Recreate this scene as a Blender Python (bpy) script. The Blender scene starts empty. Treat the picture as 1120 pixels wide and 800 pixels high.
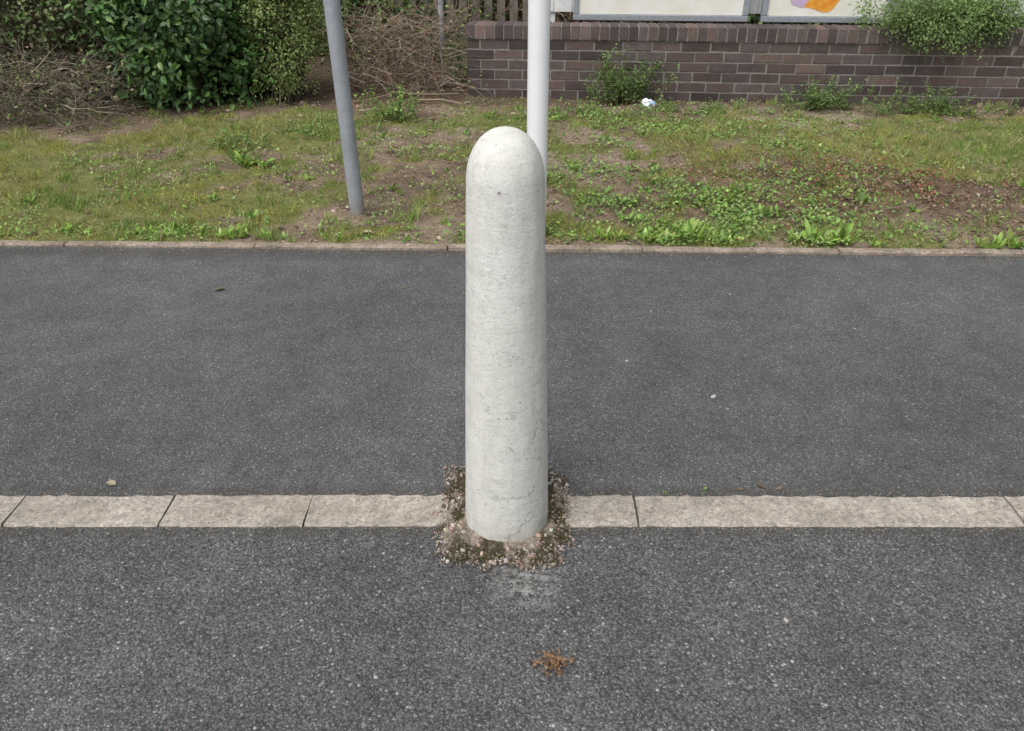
import bpy, bmesh, math, numpy as np
from mathutils import Vector, Matrix
rng = np.random.default_rng(7)
scene = bpy.context.scene
scene.view_settings.view_transform = 'Standard'
scene.view_settings.look = 'None'
scene.view_settings.exposure = 0

# ---------------------------------------------------------------- helpers
def link(o):
    scene.collection.objects.link(o); return o

def vnoise(x, y, seed=0):
    xi = np.floor(x).astype(np.int64); yi = np.floor(y).astype(np.int64)
    xf = x-xi; yf = y-yi
    u = xf*xf*(3-2*xf); v = yf*yf*(3-2*yf)
    def h(a, b):
        n = (a*374761393 + b*668265263 + seed*2147483647) & 0xffffffff
        n = ((n ^ (n >> 13))*1274126177) & 0xffffffff
        n = n ^ (n >> 16)
        return (n & 0xffff)/65535.0
    return (h(xi,yi)*(1-u)+h(xi+1,yi)*u)*(1-v)+(h(xi,yi+1)*(1-u)+h(xi+1,yi+1)*u)*v
def fbm(x, y, s, seed=0, o=4):
    t = 0; a = .5; tot = 0
    for i in range(o):
        t = t+a*vnoise(x*s+17.3*i, y*s-9.1*i, seed+i); tot += a; a *= .5; s *= 2.03
    return t/tot
def sstep(a, b, x):
    t = np.clip((x-a)/(b-a), 0, 1); return t*t*(3-2*t)

def mesh_from(name, V, F, cols=None, mat=None, smooth=False, parent=None):
    V = np.asarray(V, dtype=np.float32); F = np.asarray(F, dtype=np.int32)
    me = bpy.data.meshes.new(name)
    k = F.shape[1]
    me.vertices.add(len(V)); me.vertices.foreach_set('co', V.ravel())
    me.loops.add(F.size); me.loops.foreach_set('vertex_index', F.ravel())
    me.polygons.add(len(F))
    me.polygons.foreach_set('loop_start', np.arange(0, F.size, k, dtype=np.int32))
    me.polygons.foreach_set('use_smooth', np.full(len(F), smooth))
    me.update(calc_edges=True); me.validate()
    if cols is not None:
        a = me.color_attributes.new('Col', 'FLOAT_COLOR', 'POINT')
        c = np.ones((len(V), 4), dtype=np.float32); c[:, :3] = cols
        a.data.foreach_set('color', c.ravel())
    o = bpy.data.objects.new(name, me); link(o)
    if mat: me.materials.append(mat)
    if parent: o.parent = parent
    return o

def inst(tv, tf, pos, R, sc, cols):
    n = len(pos); k = len(tv)
    sc = np.asarray(sc, dtype=float)
    if sc.ndim == 1: sc = np.repeat(sc[:, None], 3, 1)
    L = tv[None]*sc[:, None, :]
    V = np.einsum('nij,nkj->nki', R, L)+pos[:, None, :]
    F = tf[None]+(np.arange(n)*k)[:, None, None]
    C = np.repeat(cols[:, None, :], k, 1)
    return V.reshape(-1, 3), F.reshape(-1, tf.shape[1]), C.reshape(-1, 3)

def frames(d, up):
    d = d/np.linalg.norm(d, axis=1, keepdims=True)
    x = np.cross(d, up); x /= np.linalg.norm(x, axis=1, keepdims=True)+1e-9
    z = np.cross(x, d)
    return np.stack([x, d, z], axis=2)

def merge(parts):
    Vs, Fs, Cs = [], [], []; off = 0
    for V, F, C in parts:
        Vs.append(V); Fs.append(F+off); Cs.append(C); off += len(V)
    return np.concatenate(Vs), np.concatenate(Fs), np.concatenate(Cs)

LEAF = np.array([[0,0,0],[-.26,.3,.05],[-.2,.7,.04],[0,1,-.1],[.2,.7,.04],[.26,.3,.05],[0,.3,0],[0,.7,-.02]], float)
LEAF_F = np.array([[0,6,1],[0,5,6],[1,6,2],[6,7,2],[5,4,6],[6,4,7],[2,7,3],[7,4,3]])
LANCE = np.array([[0,0,0],[-.07,.3,.16],[-.12,.6,.24],[-.07,.85,.2],[0,1,.1],[.07,.85,.2],[.12,.6,.24],[.07,.3,.16],[0,.3,.13],[0,.6,.21]], float)
LANCE_F = np.array([[0,8,1],[0,7,8],[1,8,9],[1,9,2],[7,9,8],[7,6,9],[2,9,3],[3,9,4],[9,6,5],[9,5,4]])
BLADE = np.array([[-.5,0,0],[.5,0,0],[-.38,.5,.05],[.38,.5,.05],[0,1,.25]], float)
BLADE_F = np.array([[0,1,2],[1,3,2],[2,3,4]])

bm = bmesh.new(); bmesh.ops.create_icosphere(bm, subdivisions=1, radius=.5)
PEB = np.array([v.co[:] for v in bm.verts]); PEB_F = np.array([[v.index for v in f.verts] for f in bm.faces]); bm.free()
PEB = PEB*(1+rng.uniform(-.2, .2, (len(PEB), 1)))

def randrot(n):
    q = rng.normal(size=(n, 4)); q /= np.linalg.norm(q, axis=1, keepdims=True)
    w, x, y, z = q.T
    return np.stack([np.stack([1-2*(y*y+z*z), 2*(x*y-z*w), 2*(x*z+y*w)], 1),
                     np.stack([2*(x*y+z*w), 1-2*(x*x+z*z), 2*(y*z-x*w)], 1),
                     np.stack([2*(x*z-y*w), 2*(y*z+x*w), 1-2*(x*x+y*y)], 1)], 1)

def pick(pal, n, jit=.15):
    pal = np.array(pal); c = pal[rng.integers(0, len(pal), n)]
    return np.clip(c*rng.uniform(1-jit, 1+jit, (n, 1))*rng.uniform(1-jit*.3, 1+jit*.3, (n, 3)), 0, 1)

def tubes(lines, cols, sides=4):
    Vs, Fs, Cs = [], [], []; off = 0
    ang = np.arange(sides)*2*math.pi/sides
    for (P, r), c in zip(lines, cols):
        P = np.asarray(P, float); m = len(P)
        T = np.gradient(P, axis=0); T /= np.linalg.norm(T, axis=1, keepdims=True)+1e-9
        ref = np.array([0.3, .2, 1.]) if abs(T[0, 2]) < .9 else np.array([1., 0, 0])
        A = np.cross(T, ref); A /= np.linalg.norm(A, axis=1, keepdims=True)+1e-9
        B = np.cross(T, A)
        r = np.broadcast_to(r, (m,))
        V = P[:, None]+r[:, None, None]*(A[:, None]*np.cos(ang)[None, :, None]+B[:, None]*np.sin(ang)[None, :, None])
        Vs.append(V.reshape(-1, 3))
        for i in range(m-1):
            for j in range(sides):
                a = off+i*sides+j; b = off+i*sides+(j+1) % sides
                Fs.append((a, b, b+sides)); Fs.append((a, b+sides, a+sides))
        Cs.append(np.repeat(np.array(c)[None], m*sides, 0)); off += m*sides
    return np.concatenate(Vs), np.array(Fs), np.concatenate(Cs)

def wander(p, d, L, m=6, bend=.25, droop=0.):
    P = [np.array(p, float)]; d = np.array(d, float); d /= np.linalg.norm(d)
    for i in range(m-1):
        d = d+rng.normal(0, bend, 3)+np.array([0, 0, -droop]); d /= np.linalg.norm(d)
        P.append(P[-1]+d*L/(m-1))
    return np.array(P)

# ---------------------------------------------------------------- material helpers
class M:
    def __init__(s, name):
        s.m = bpy.data.materials.new(name); s.m.use_nodes = True
        s.t = s.m.node_tree; s.b = s.t.nodes['Principled BSDF']; s.o = s.t.nodes['Material Output']
        s.tc = s.t.nodes.new('ShaderNodeTexCoord'); s.co = s.tc.outputs['Object']
    def n(s, typ, **kw):
        nd = s.t.nodes.new(typ)
        for k, v in kw.items():
            if k.startswith('_'): setattr(nd, k[1:], v)
            else:
                s.set(nd.inputs[k.replace('__', ' ')] if not k.startswith('i') or not k[1:].isdigit() else nd.inputs[int(k[1:])], v)
        return nd
    def set(s, inp, v):
        if isinstance(v, bpy.types.NodeSocket): s.t.links.new(v, inp)
        else: inp.default_value = v
    def noise(s, scale, detail=4, rough=.55, co=None, dist=0):
        return s.n('ShaderNodeTexNoise', Vector=co or s.co, Scale=scale, Detail=detail, Roughness=rough, Distortion=dist)
    def vor(s, scale, co=None, feat='F1', rand=1):
        nd = s.t.nodes.new('ShaderNodeTexVoronoi'); nd.feature = feat
        s.set(nd.inputs['Vector'], co or s.co); nd.inputs['Scale'].default_value = scale; nd.inputs['Randomness'].default_value = rand
        return nd
    def ramp(s, fac, stops, interp='LINEAR'):
        nd = s.t.nodes.new('ShaderNodeValToRGB'); nd.color_ramp.interpolation = interp
        e = nd.color_ramp.elements
        while len(e) < len(stops): e.new(.5)
        for el, (p, c) in zip(e, stops):
            el.position = p; el.color = (c, c, c, 1) if isinstance(c, (int, float)) else (*c, 1)
        s.set(nd.inputs[0], fac); return nd.outputs[0]
    def math(s, op, a, b=0., clamp=False, c=0.):
        nd = s.t.nodes.new('ShaderNodeMath'); nd.operation = op; nd.use_clamp = clamp
        s.set(nd.inputs[0], a); s.set(nd.inputs[1], b); s.set(nd.inputs[2], c); return nd.outputs[0]
    def mix(s, fac, a, b, mode='MIX'):
        nd = s.t.nodes.new('ShaderNodeMix'); nd.data_type = 'RGBA'; nd.blend_type = mode
        s.set(nd.inputs[0], fac)
        for i, v in ((6, a), (7, b)):
            if isinstance(v, (int, float)): v = (v, v, v, 1)
            elif isinstance(v, tuple) and len(v) == 3: v = (*v, 1)
            s.set(nd.inputs[i], v)
        return nd.outputs[2]
    def mapr(s, v, a, b, c=0., d=1.):
        nd = s.t.nodes.new('ShaderNodeMapRange'); s.set(nd.inputs[0], v)
        for i, x in enumerate((a, b, c, d)): nd.inputs[i+1].default_value = x
        return nd.outputs[0]
    def bump(s, h, dist, strength=1., normal=None):
        nd = s.t.nodes.new('ShaderNodeBump'); s.set(nd.inputs['Height'], h)
        nd.inputs['Distance'].default_value = dist; nd.inputs['Strength'].default_value = strength
        if normal: s.set(nd.inputs['Normal'], normal)
        return nd.outputs[0]
    def fin(s, col=None, rough=None, normal=None, spec=None, metal=None):
        for k, v in (('Base Color', col), ('Roughness', rough), ('Normal', normal), ('Specular IOR Level', spec), ('Metallic', metal)):
            if v is not None:
                if isinstance(v, tuple) and len(v) == 3: v = (*v, 1)
                s.set(s.b.inputs[k], v)
        return s.m
    def near(s, p, r0, r1):
        nd = s.t.nodes.new('ShaderNodeVectorMath'); nd.operation = 'DISTANCE'
        s.set(nd.inputs[0], s.co); nd.inputs[1].default_value = p
        return s.mapr(nd.outputs['Value'], r0, r1, 1., 0.)
    def xyz(s):
        nd = s.t.nodes.new('ShaderNodeSeparateXYZ'); s.set(nd.inputs[0], s.co); return nd.outputs

def leafmat(name, rough=.5, trans=.25, spec=.4):
    m = M(name); at = m.n('ShaderNodeAttribute', _attribute_name='Col')
    col = at.outputs['Color']
    m.fin(col, rough, spec=spec)
    if trans > 0:
        tr = m.n('ShaderNodeBsdfTranslucent', Color=col)
        mx = m.n('ShaderNodeMixShader', i0=trans, i1=m.b.outputs[0], i2=tr.outputs[0])
        m.t.links.new(mx.outputs[0], m.o.inputs[0])
    return m.m
MAT_leaf = leafmat('leaf_foliage', .55, .25, .3); MAT_gloss = leafmat('leaf_glossy', .42, .15, .45)
MAT_grass = leafmat('grass_blades', .6, .3, .2); MAT_twig = leafmat('twig_bark', .9, 0, .15)
MAT_peb = leafmat('pebble_stone', .85, 0, .25)

def asphalt(name, sc, coarse, base, edges):
    m = M(name)
    wob = m.noise(sc*.5, 1)
    v = m.vor(sc); v2 = m.vor(sc*2.1)
    sep = m.n('ShaderNodeSeparateColor', Color=v.outputs['Color'])
    sep2 = m.n('ShaderNodeSeparateColor', Color=v2.outputs['Color'])
    b = base
    chips = m.ramp(sep.outputs[0], [(0, b*.5), (.45, b*.85), (.82, b*1.15), (.93, (b*1.6, b*1.57, b*1.52)), (.985, (b*2.9, b*2.85, b*2.7)), (1, (b*4.6, b*4.5, b*4.2))])
    fine = m.ramp(sep2.outputs[0], [(0, b*.45), (.7, b*1.0), (.94, b*1.9), (1, b*3.2)])
    pk = m.ramp(wob.outputs[0], [(.40, 0.), (.6, 1.)])
    col = m.mix(m.mapr(pk, 0., 1., .3, .8), chips, fine)
    edge = m.ramp(v.outputs['Distance'], [(.25, 1.08), (.8, .45)])
    col = m.mix(coarse, col, m.mix(1., col, edge, 'MULTIPLY'))
    big = m.noise(.8, 3, .6); col = m.mix(1., col, m.ramp(big.outputs[0], [(.32, .82), (.68, 1.18)]), 'MULTIPLY')
    mid = m.noise(6, 5, .8); col = m.mix(1., col, m.ramp(mid.outputs[0], [(.3, .76), (.7, 1.22)]), 'MULTIPLY')
    y = m.xyz()[1]
    for (yc, wd) in edges:
        dd = m.math('ABSOLUTE', m.math('SUBTRACT', y, yc))
        dd = m.math('ADD', dd, m.mapr(mid.outputs[0], .3, .7, -.02, .02))
        col = m.mix(m.mapr(dd, 0., wd, .6, 0.), col, (b*.48, b*.44, b*.37))
    tint = m.mix(1., col, (.99, 1., 1.02), 'MULTIPLY')
    if coarse == 1.:
        sc_n = m.noise(45, 3, .7)
        sm = m.math('MULTIPLY', m.near((.035, 1.325, 0), .02, .11), m.ramp(sc_n.outputs[0], [(.46, 0.), (.58, .75)]))
        tint = m.mix(sm, tint, (.36, .35, .33))
    h1 = m.math('MULTIPLY', m.math('SUBTRACT', 1., v.outputs['Distance']), m.math('ADD', sep.outputs[1], .3))
    h = m.math('ADD', h1, m.math('MULTIPLY', sep2.outputs[1], .25))
    nb = m.bump(h, .0034*coarse+.001, .85)
    return m.fin(tint, .7, nb, .35)
MAT_a1 = asphalt('asphalt_coarse', 170, 1., .142, [(1.515, .05)])
MAT_a2 = asphalt('asphalt_footpath', 205, .6, .130, [(1.633, .06), (3.35, .13)])

def concrete(name, c, sp=120, dark=.5, bumpd=.002):
    m = M(name)
    v = m.vor(sp); sep = m.n('ShaderNodeSeparateColor', Color=v.outputs['Color'])
    n1 = m.noise(6, 6, .7); n2 = m.noise(50, 5, .75)
    col = m.ramp(sep.outputs[0], [(0, tuple(x*.6 for x in c)), (.2, tuple(x*.9 for x in c)), (.75, c), (1, tuple(min(1, x*1.25) for x in c))])
    col = m.mix(1., col, m.ramp(n1.outputs[0], [(.3, (1-dark*.6, 1-dark*.62, 1-dark*.68)), (.65, 1.12)]), 'MULTIPLY')
    col = m.mix(1., col, m.ramp(n2.outputs[0], [(.3, .66), (.65, 1.12)]), 'MULTIPLY')
    n3 = m.noise(14, 5, .75); col = m.mix(m.ramp(n3.outputs[0], [(.58, 0.), (.7, .5)]), col, tuple(x*.45 for x in c))
    h = m.math('ADD', m.math('MULTIPLY', sep.outputs[1], .4), n2.outputs[0])
    return m.fin(col, .9, m.bump(h, bumpd, .8), .2)
MAT_kerb = concrete('kerb_stone', (.44, .395, .345), 190)
MAT_edge = concrete('edging_concrete', (.38, .315, .26), 120, .75)

def attrmat(name, rough=.9, spec=.2, nscale=90, bd=.004, lo=.6, hi=1.25):
    m = M(name); at = m.n('ShaderNodeAttribute', _attribute_name='Col')
    n1 = m.noise(nscale, 5, .75); n2 = m.noise(nscale*.15, 4)
    c = m.mix(1., at.outputs['Color'], m.ramp(n1.outputs[0], [(.3, lo), (.7, hi)]), 'MULTIPLY')
    c = m.mix(1., c, m.ramp(n2.outputs[0], [(.3, .85), (.7, 1.12)]), 'MULTIPLY')
    return m.fin(c, rough, m.bump(n1.outputs[0], bd, 1.), spec)
MAT_soil = attrmat('soil_moss', bd=.012, lo=.5, hi=1.35)
MAT_brick = attrmat('brick_face', .85, .25, 70, .0025, .66, 1.25)

# ---------------------------------------------------------------- world, sun, camera
w = bpy.data.worlds.new('World'); scene.world = w; w.use_nodes = True
nt = w.node_tree; bg = nt.nodes['Background']
sky = nt.nodes.new('ShaderNodeTexSky'); sky.sky_type = 'NISHITA'; sky.sun_disc = False
EL, AZ = math.radians(58), math.radians(215)
sky.sun_elevation = EL; sky.sun_rotation = AZ; sky.dust_density = 5; sky.air_density = 1.; sky.ozone_density = 1.
hs = nt.nodes.new('ShaderNodeHueSaturation'); hs.inputs['Saturation'].default_value = .22
nt.links.new(sky.outputs[0], hs.inputs['Color']); nt.links.new(hs.outputs[0], bg.inputs[0])
bg.inputs[1].default_value = .15
sl = bpy.data.lights.new('sun', 'SUN'); sl.energy = 1.45; sl.angle = math.radians(50); sl.color = (1, .975, .93)
so = bpy.data.objects.new('sun', sl); link(so)
sd = Vector((math.sin(AZ)*math.cos(EL), math.cos(AZ)*math.cos(EL), math.sin(EL)))
so.rotation_euler = sd.to_track_quat('Z', 'Y').to_euler()

cd = bpy.data.cameras.new('camera'); cd.sensor_width = 36; cd.lens = 27.32; cd.clip_end = 2000; cd.clip_start = .05
cam = bpy.data.objects.new('camera', cd); link(cam); cam.location = (0, 0, 1.4)
cam.rotation_euler = (math.radians(59), 0, 0); scene.camera = cam

# ---------------------------------------------------------------- ground sheets
def quad(name, pts, z, mat):
    return mesh_from(name, [(x, y, z) for x, y in pts], [[0, 1, 2, 3]], mat=mat)
mg = M('ground_field'); ng = mg.noise(.3, 6)
MAT_g = mg.fin(mg.ramp(ng.outputs[0], [(.35, (.05, .06, .025)), (.65, (.09, .085, .05))]), .95)
quad('ground', [(-400, -400), (400, -400), (400, 400), (-400, 400)], -.06, MAT_g)
EY = lambda x: 3.353-.0254*x
quad('road_pavement', [(-14, -12), (14, -12), (14, 1.512), (-14, 1.517)], 0, MAT_a1)
quad('footpath', [(-14, 1.64), (14, 1.628), (14, EY(14)+.01), (-14, EY(-14)+.01)], 0, MAT_a2)
md = M('joint_sand'); nd_ = md.noise(150, 4)
MAT_j = md.fin(md.ramp(nd_.outputs[0], [(.3, (.07, .065, .05)), (.7, (.2, .18, .145))]), .95)
quad('kerb_bedding_sand', [(-14, 1.45), (14, 1.45), (14, 1.7), (-14, 1.7)], -.005, MAT_j)

def box_bm(bm, x0, x1, y0, y1, z0, z1, jit=0):
    vs = []
    for z in (z0, z1):
        for x, y in ((x0, y0), (x1, y0), (x1, y1), (x0, y1)):
            vs.append(bm.verts.new((x+rng.uniform(-jit, jit), y+rng.uniform(-jit, jit), z+rng.uniform(-jit, jit))))
    for f in ((3, 2, 1, 0), (4, 5, 6, 7), (0, 1, 5, 4), (1, 2, 6, 5), (2, 3, 7, 6), (3, 0, 4, 7)):
        bm.faces.new([vs[i] for i in f])
    return vs
def bm_obj(bm, name, mat, parent=None, smooth=False):
    bmesh.ops.recalc_face_normals(bm, faces=bm.faces)
    me = bpy.data.meshes.new(name); bm.to_mesh(me); bm.free()
    if smooth: me.polygons.foreach_set('use_smooth', [True]*len(me.polygons))
    o = bpy.data.objects.new(name, me); link(o); me.materials.append(mat)
    if parent: o.parent = parent
    return o
xs_l = [-5.8, -5.2, -4.6, -4.0, -3.4, -2.8, -2.25, -1.72, -1.327, -.92, -.543, -.168]
xs_r = [.137, .329, 1.335, 2.3, 3.2, 4.1, 5.0, 6.0]
bm = bmesh.new()
for xs in (xs_l, xs_r):
    for a, b in zip(xs[:-1], xs[1:]):
        nseg = max(2, int((b-a)/.02)); dz = rng.uniform(-.002, .002); dy = rng.uniform(-.002, .002); tw = rng.uniform(-.003, .003); sk = rng.uniform(-.002, .004)
        def ring(x, f):
            y0 = 1.5155-.0005*x+dy+tw*f+rng.uniform(-.003, .003); y1 = 1.636-.002*x+dy+tw*f+rng.uniform(-.003, .003)
            z = .006+dz; c = rng.uniform(.003, .008)
            return [bm.verts.new(p) for p in ((x, y0, -.08), (x, y0, z-c), (x, y0+c, z), (x+sk, (y0+y1)/2, z+.0006), (x+sk, y1-c, z), (x+sk, y1, z-c), (x+sk, y1, -.08))]
        px = None
        for i in range(nseg+1):
            x = a+.003+(b-a-.006)*i/nseg
            r = ring(x, i/nseg-.5)
            if px:
                for j in range(6): bm.faces.new((px[j], r[j], r[j+1], px[j+1]))
            else: bm.faces.new(r)
            px = r
        bm.faces.new(px[::-1])
bm_obj(bm, 'kerb_stones', MAT_kerb)

bm = bmesh.new(); x = -9.3
while x < 9:
    L = .9; a = x+.003; b = x+L-.003; dz = rng.uniform(-.004, .004); dy = rng.uniform(-.004, .004)
    n_ = 15; prev = None
    for i in range(n_+1):
        xx = a+(b-a)*i/n_; y0 = EY(xx)+dy+rng.uniform(-.002, .002); zt = .016+dz+rng.uniform(-.0015, .0015); c = rng.uniform(.003, .007)
        r = [bm.verts.new(p) for p in ((xx, y0, -.1), (xx, y0, zt-c), (xx, y0+c, zt), (xx, y0+.042, zt+rng.uniform(-.001, .001)), (xx, y0+.048, zt-.005), (xx, y0+.048, -.1))]
        if prev:
            for j in range(5): bm.faces.new((prev[j], r[j], r[j+1], prev[j+1]))
        else: bm.faces.new(r)
        prev = r
    bm.faces.new(prev[::-1])
    x += L
bm_obj(bm, 'edging_kerb', MAT_edge)

# ---------------------------------------------------------------- verge terrain
def vh(x, y):
    d = np.clip(y-EY(x)-.05, 0, None)
    return (.004+.028*sstep(0, 1., d)*fbm(x, y, 1.1, 3)*sstep(3.3, 2.2, d) + .035*(fbm(x, y, 6, 5)-.5)*sstep(0, .3, d))
def lush(x, y):
    n = fbm(x, y, 1.3, 11, 5)
    n2 = fbm(x, y, 5.0, 21, 5)
    g = .54+1.8*(n-.5)+2.4*(n2-.5)
    g -= .6*np.exp(-((x+.45)/.6)**2-((y-5.)/1.7)**2)
    g -= .85*np.exp(-((x-2.0)/.85)**2-((y-4.05)/.55)**2)
    g -= .55*np.exp(-((x+.35)/.45)**2-((y-3.75)/.45)**2)
    g -= .55*np.exp(-((x-.5)/.35)**2-((y-3.85)/.4)**2)
    g -= .45*np.exp(-((x+.95)/.4)**2-((y-3.8)/.35)**2)
    g += .35*np.exp(-((x+2.3)/.9)**2-((y-4.2)/.7)**2)
    g += .1*np.exp(-((x-1.0)/.7)**2-((y-4.9)/.8)**2)
    g += .3*np.exp(-((x-3.2)/1.)**2-((y-5.2)/.8)**2)
    g -= .8*sstep(6.05, 6.5, y+.3*n2+.06*x)
    g -= .9*sstep(5.2, 5.6, y+.3*n2)*sstep(-2.1, -2.5, x)
    g -= .25*sstep(.14, .02, y-EY(x)-.05)
    return np.clip(g, 0, 1)
gx = np.arange(-9, 9.001, .03); gy = np.linspace(0, 1, 190)
X, T = np.meshgrid(gx, gy); Y0 = EY(X)+.044; Y = Y0+(9.8-Y0)*T**1.25
Z = vh(X, Y)+.014*(fbm(X, Y, 24, 31, 3)-.5)
g = lush(X, Y); n3 = fbm(X, Y, 9, 77, 4); n4 = fbm(X, Y, 2, 88, 4); n5 = fbm(X, Y, 14, 99, 3)
soilc = np.stack([.24+.28*(n3-.5), .18+.22*(n3-.5), .13+.16*(n3-.5)], -1)
pinkc = np.array([.38, .30, .23]); litter = np.array([.15, .11, .075])
mossc = np.array([.20, .205, .07])*(.55+.9*n5[..., None])
wv = np.clip(.75*sstep(.46, .64, n4), 0, 1)[..., None]
C = soilc*(1-wv)+pinkc*wv
rr = np.exp(-((X-2.0)/.8)**2-((Y-4.25)/.45)**2)[..., None]*.6; C = C*(1-rr)+np.array([.12, .07, .05])*rr
gg = sstep(.05, .45, g)[..., None]; C = C*(1-gg)+mossc*gg
ll = sstep(6.0, 6.5, Y)[..., None]; C = C*(1-ll)+litter*ll
ny, nx = X.shape; idx = np.arange(nx*ny).reshape(ny, nx)
F = np.stack([idx[:-1, :-1], idx[:-1, 1:], idx[1:, 1:], idx[1:, :-1]], -1).reshape(-1, 4)
mesh_from('grass_verge_ground', np.stack([X, Y, Z], -1).reshape(-1, 3), F, C.reshape(-1, 3), MAT_soil, True)

x = rng.uniform(-5.6, 5.6, 300000); y = EY(x)+.045+(6.5-EY(x))*rng.uniform(0, 1, len(x))**1.1
g = lush(x, y); tf = fbm(x, y, 13, 131, 3)
keep = rng.uniform(0, 1, len(x)) < (sstep(.05, .7, g)*.95+.04)*(.10+1.5*sstep(.40, .62, tf))
x, y, g, tf = x[keep], y[keep], g[keep], tf[keep]; n = len(x)
az = rng.uniform(0, 2*math.pi, n); tilt = rng.uniform(.15, 1.25, n)
d = np.stack([np.cos(az)*np.sin(tilt), np.sin(az)*np.sin(tilt), np.cos(tilt)], 1)
hgt = rng.uniform(.010, .028, n)*(.6+.7*g)*(1+1.4*sstep(.58, .7, fbm(x, y, 3, 55)))*(.6+1.*sstep(.4, .65, tf))
patch = fbm(x, y, 1.7, 91, 4)[:, None]; p2 = fbm(x, y, 6, 95, 3)[:, None]
cy = np.array([.54, .53, .16]); cg = np.array([.28, .41, .10]); cs = np.array([.60, .52, .32])
k_ = sstep(.38, .60, patch+.5*(p2-.5)); c = cy*(1-k_)+cg*k_
st = (rng.uniform(0, 1, (n, 1)) < (.12+.38*(p2 > .55)))*1.; c = c*(1-st)+cs*st
c = c*rng.uniform(.45, 1.2, (n, 1))*(.75+.5*p2)
sc = np.stack([rng.uniform(.002, .0045, n), hgt, hgt], 1)
V, F, Cc = inst(BLADE, BLADE_F, np.stack([x, y, vh(x, y)-.002], 1), frames(d, np.stack([np.cos(az+1.7), np.sin(az+1.7), np.full(n, .3)], 1)), sc, np.clip(c, 0, 1))
parts = [(V, F, Cc)]
nt_ = 340; tx = rng.uniform(-4.8, 4.8, nt_); ty = EY(tx)+.06+rng.uniform(0, 1, nt_)**1.6*2.9
for a_, b_ in zip(tx, ty):
    m = rng.integers(12, 45); az = rng.uniform(0, 6.28, m); ti = abs(rng.normal(.3, .55, m)); L = rng.uniform(.03, .09, m)
    xx = a_+rng.normal(0, .02, m); yy = np.maximum(b_+rng.normal(0, .02, m), EY(a_)+.045)
    d = np.stack([np.cos(az)*np.sin(ti), np.sin(az)*np.sin(ti), np.cos(ti)], 1)
    parts.append(inst(BLADE, BLADE_F, np.stack([xx, yy, vh(xx, yy)], 1), frames(d, np.stack([np.cos(az+1.7), np.sin(az+1.7), np.full(m, .3)], 1)), np.stack([np.full(m, .0045), L, L*1.4], 1), pick([(.26, .40, .09), (.38, .46, .13), (.2, .32, .08), (.5, .45, .25)], m, .25)))
V, F, Cc = merge(parts)
mesh_from('grass', V, F, Cc, MAT_grass)

parts = []
def cover(n, fx, sx, fy, sy, pal, s0, s1, thr=.5, seed=5, zup=.02):
    x = rng.normal(fx, sx, n); y = rng.normal(fy, sy, n)
    k = (y > EY(x)+.06) & (y < 6.5-.05*x) & (fbm(x, y, 4.5, seed, 4)+.25*(fbm(x, y, 20, seed+50, 2)-.5) > thr)
    x, y = x[k], y[k]; n = len(x); az = rng.uniform(0, 6.28, n); ti = rng.uniform(.7, 1.5, n)
    d = np.stack([np.cos(az)*np.sin(ti), np.sin(az)*np.sin(ti), np.cos(ti)], 1)
    s = rng.uniform(s0, s1, n)
    up = np.stack([rng.normal(0, .3, n), rng.normal(0, .3, n), np.ones(n)], 1)
    parts.append(inst(LEAF, LEAF_F, np.stack([x, y, vh(x, y)+rng.uniform(0, zup, n)], 1), frames(d, up), np.stack([s*1.3, s, s], 1), pick(pal, n, .35)))
fresh = [(.20, .34, .07), (.27, .43, .10), (.15, .26, .07), (.33, .46, .14), (.24, .37, .12)]
cover(17000, 1.0, .65, 4.7, .85, fresh, .010, .026, .52, 5, .04)
cover(6000, .9, .5, 3.75, .25, fresh, .010, .026, .52, 6, .04)
cover(8000, -2.6, .9, 4.2, .6, fresh, .007, .02, .54, 7)
cover(6000, 2.6, 1., 5.3, .5, fresh, .007, .02, .54, 8)
cover(6000, -.6, .6, 5.0, .9, fresh, .010, .024, .55, 9, .03)
cover(8000, -.3, 3, 3.57, .14, fresh, .009, .024, .55, 10, .03)
cover(2600, 2.0, .6, 4.3, .3, [(.34, .08, .06), (.26, .10, .06), (.2, .09, .06), (.18, .2, .07)], .008, .022, .5, 12, .06)
cover(7000, 2.1, .8, 4.15, .4, [(.26, .18, .12), (.36, .27, .18), (.15, .10, .07)], .008, .024, .42, 13, .03)
V, F, Cc = merge(parts); mesh_from('groundcover_weeds', V, F, Cc, MAT_leaf)

n = 34000; x = rng.uniform(-5, 5, n); y = EY(x)+.06+rng.uniform(0, 3.2, n)
k = (rng.uniform(0, 1, n) < (1-lush(x, y))**2*1.6*sstep(.35, .6, fbm(x, y, 8, 210, 3))+.05); x, y = x[k], y[k]; n = len(x)
az = rng.uniform(0, 6.28, n); d = np.stack([np.cos(az), np.sin(az), rng.uniform(-.1, .35, n)], 1)
s = rng.uniform(.006, .028, n)*(1+1.2*(rng.uniform(0, 1, n) > .95)); thin = rng.uniform(.12, 1.0, n)
V, F, Cc = inst(LEAF, LEAF_F, np.stack([x, y, vh(x, y)+.006], 1), frames(d, np.stack([rng.normal(0, .4, n), rng.normal(0, .4, n), np.ones(n)], 1)),
   np.stack([s*thin, s, s*2], 1), pick([(.46, .38, .27), (.35, .26, .17), (.23, .16, .10), (.55, .48, .36), (.12, .085, .06)], n, .3))
mesh_from('dead_leaf_litter', V, F, Cc, MAT_leaf)
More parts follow.
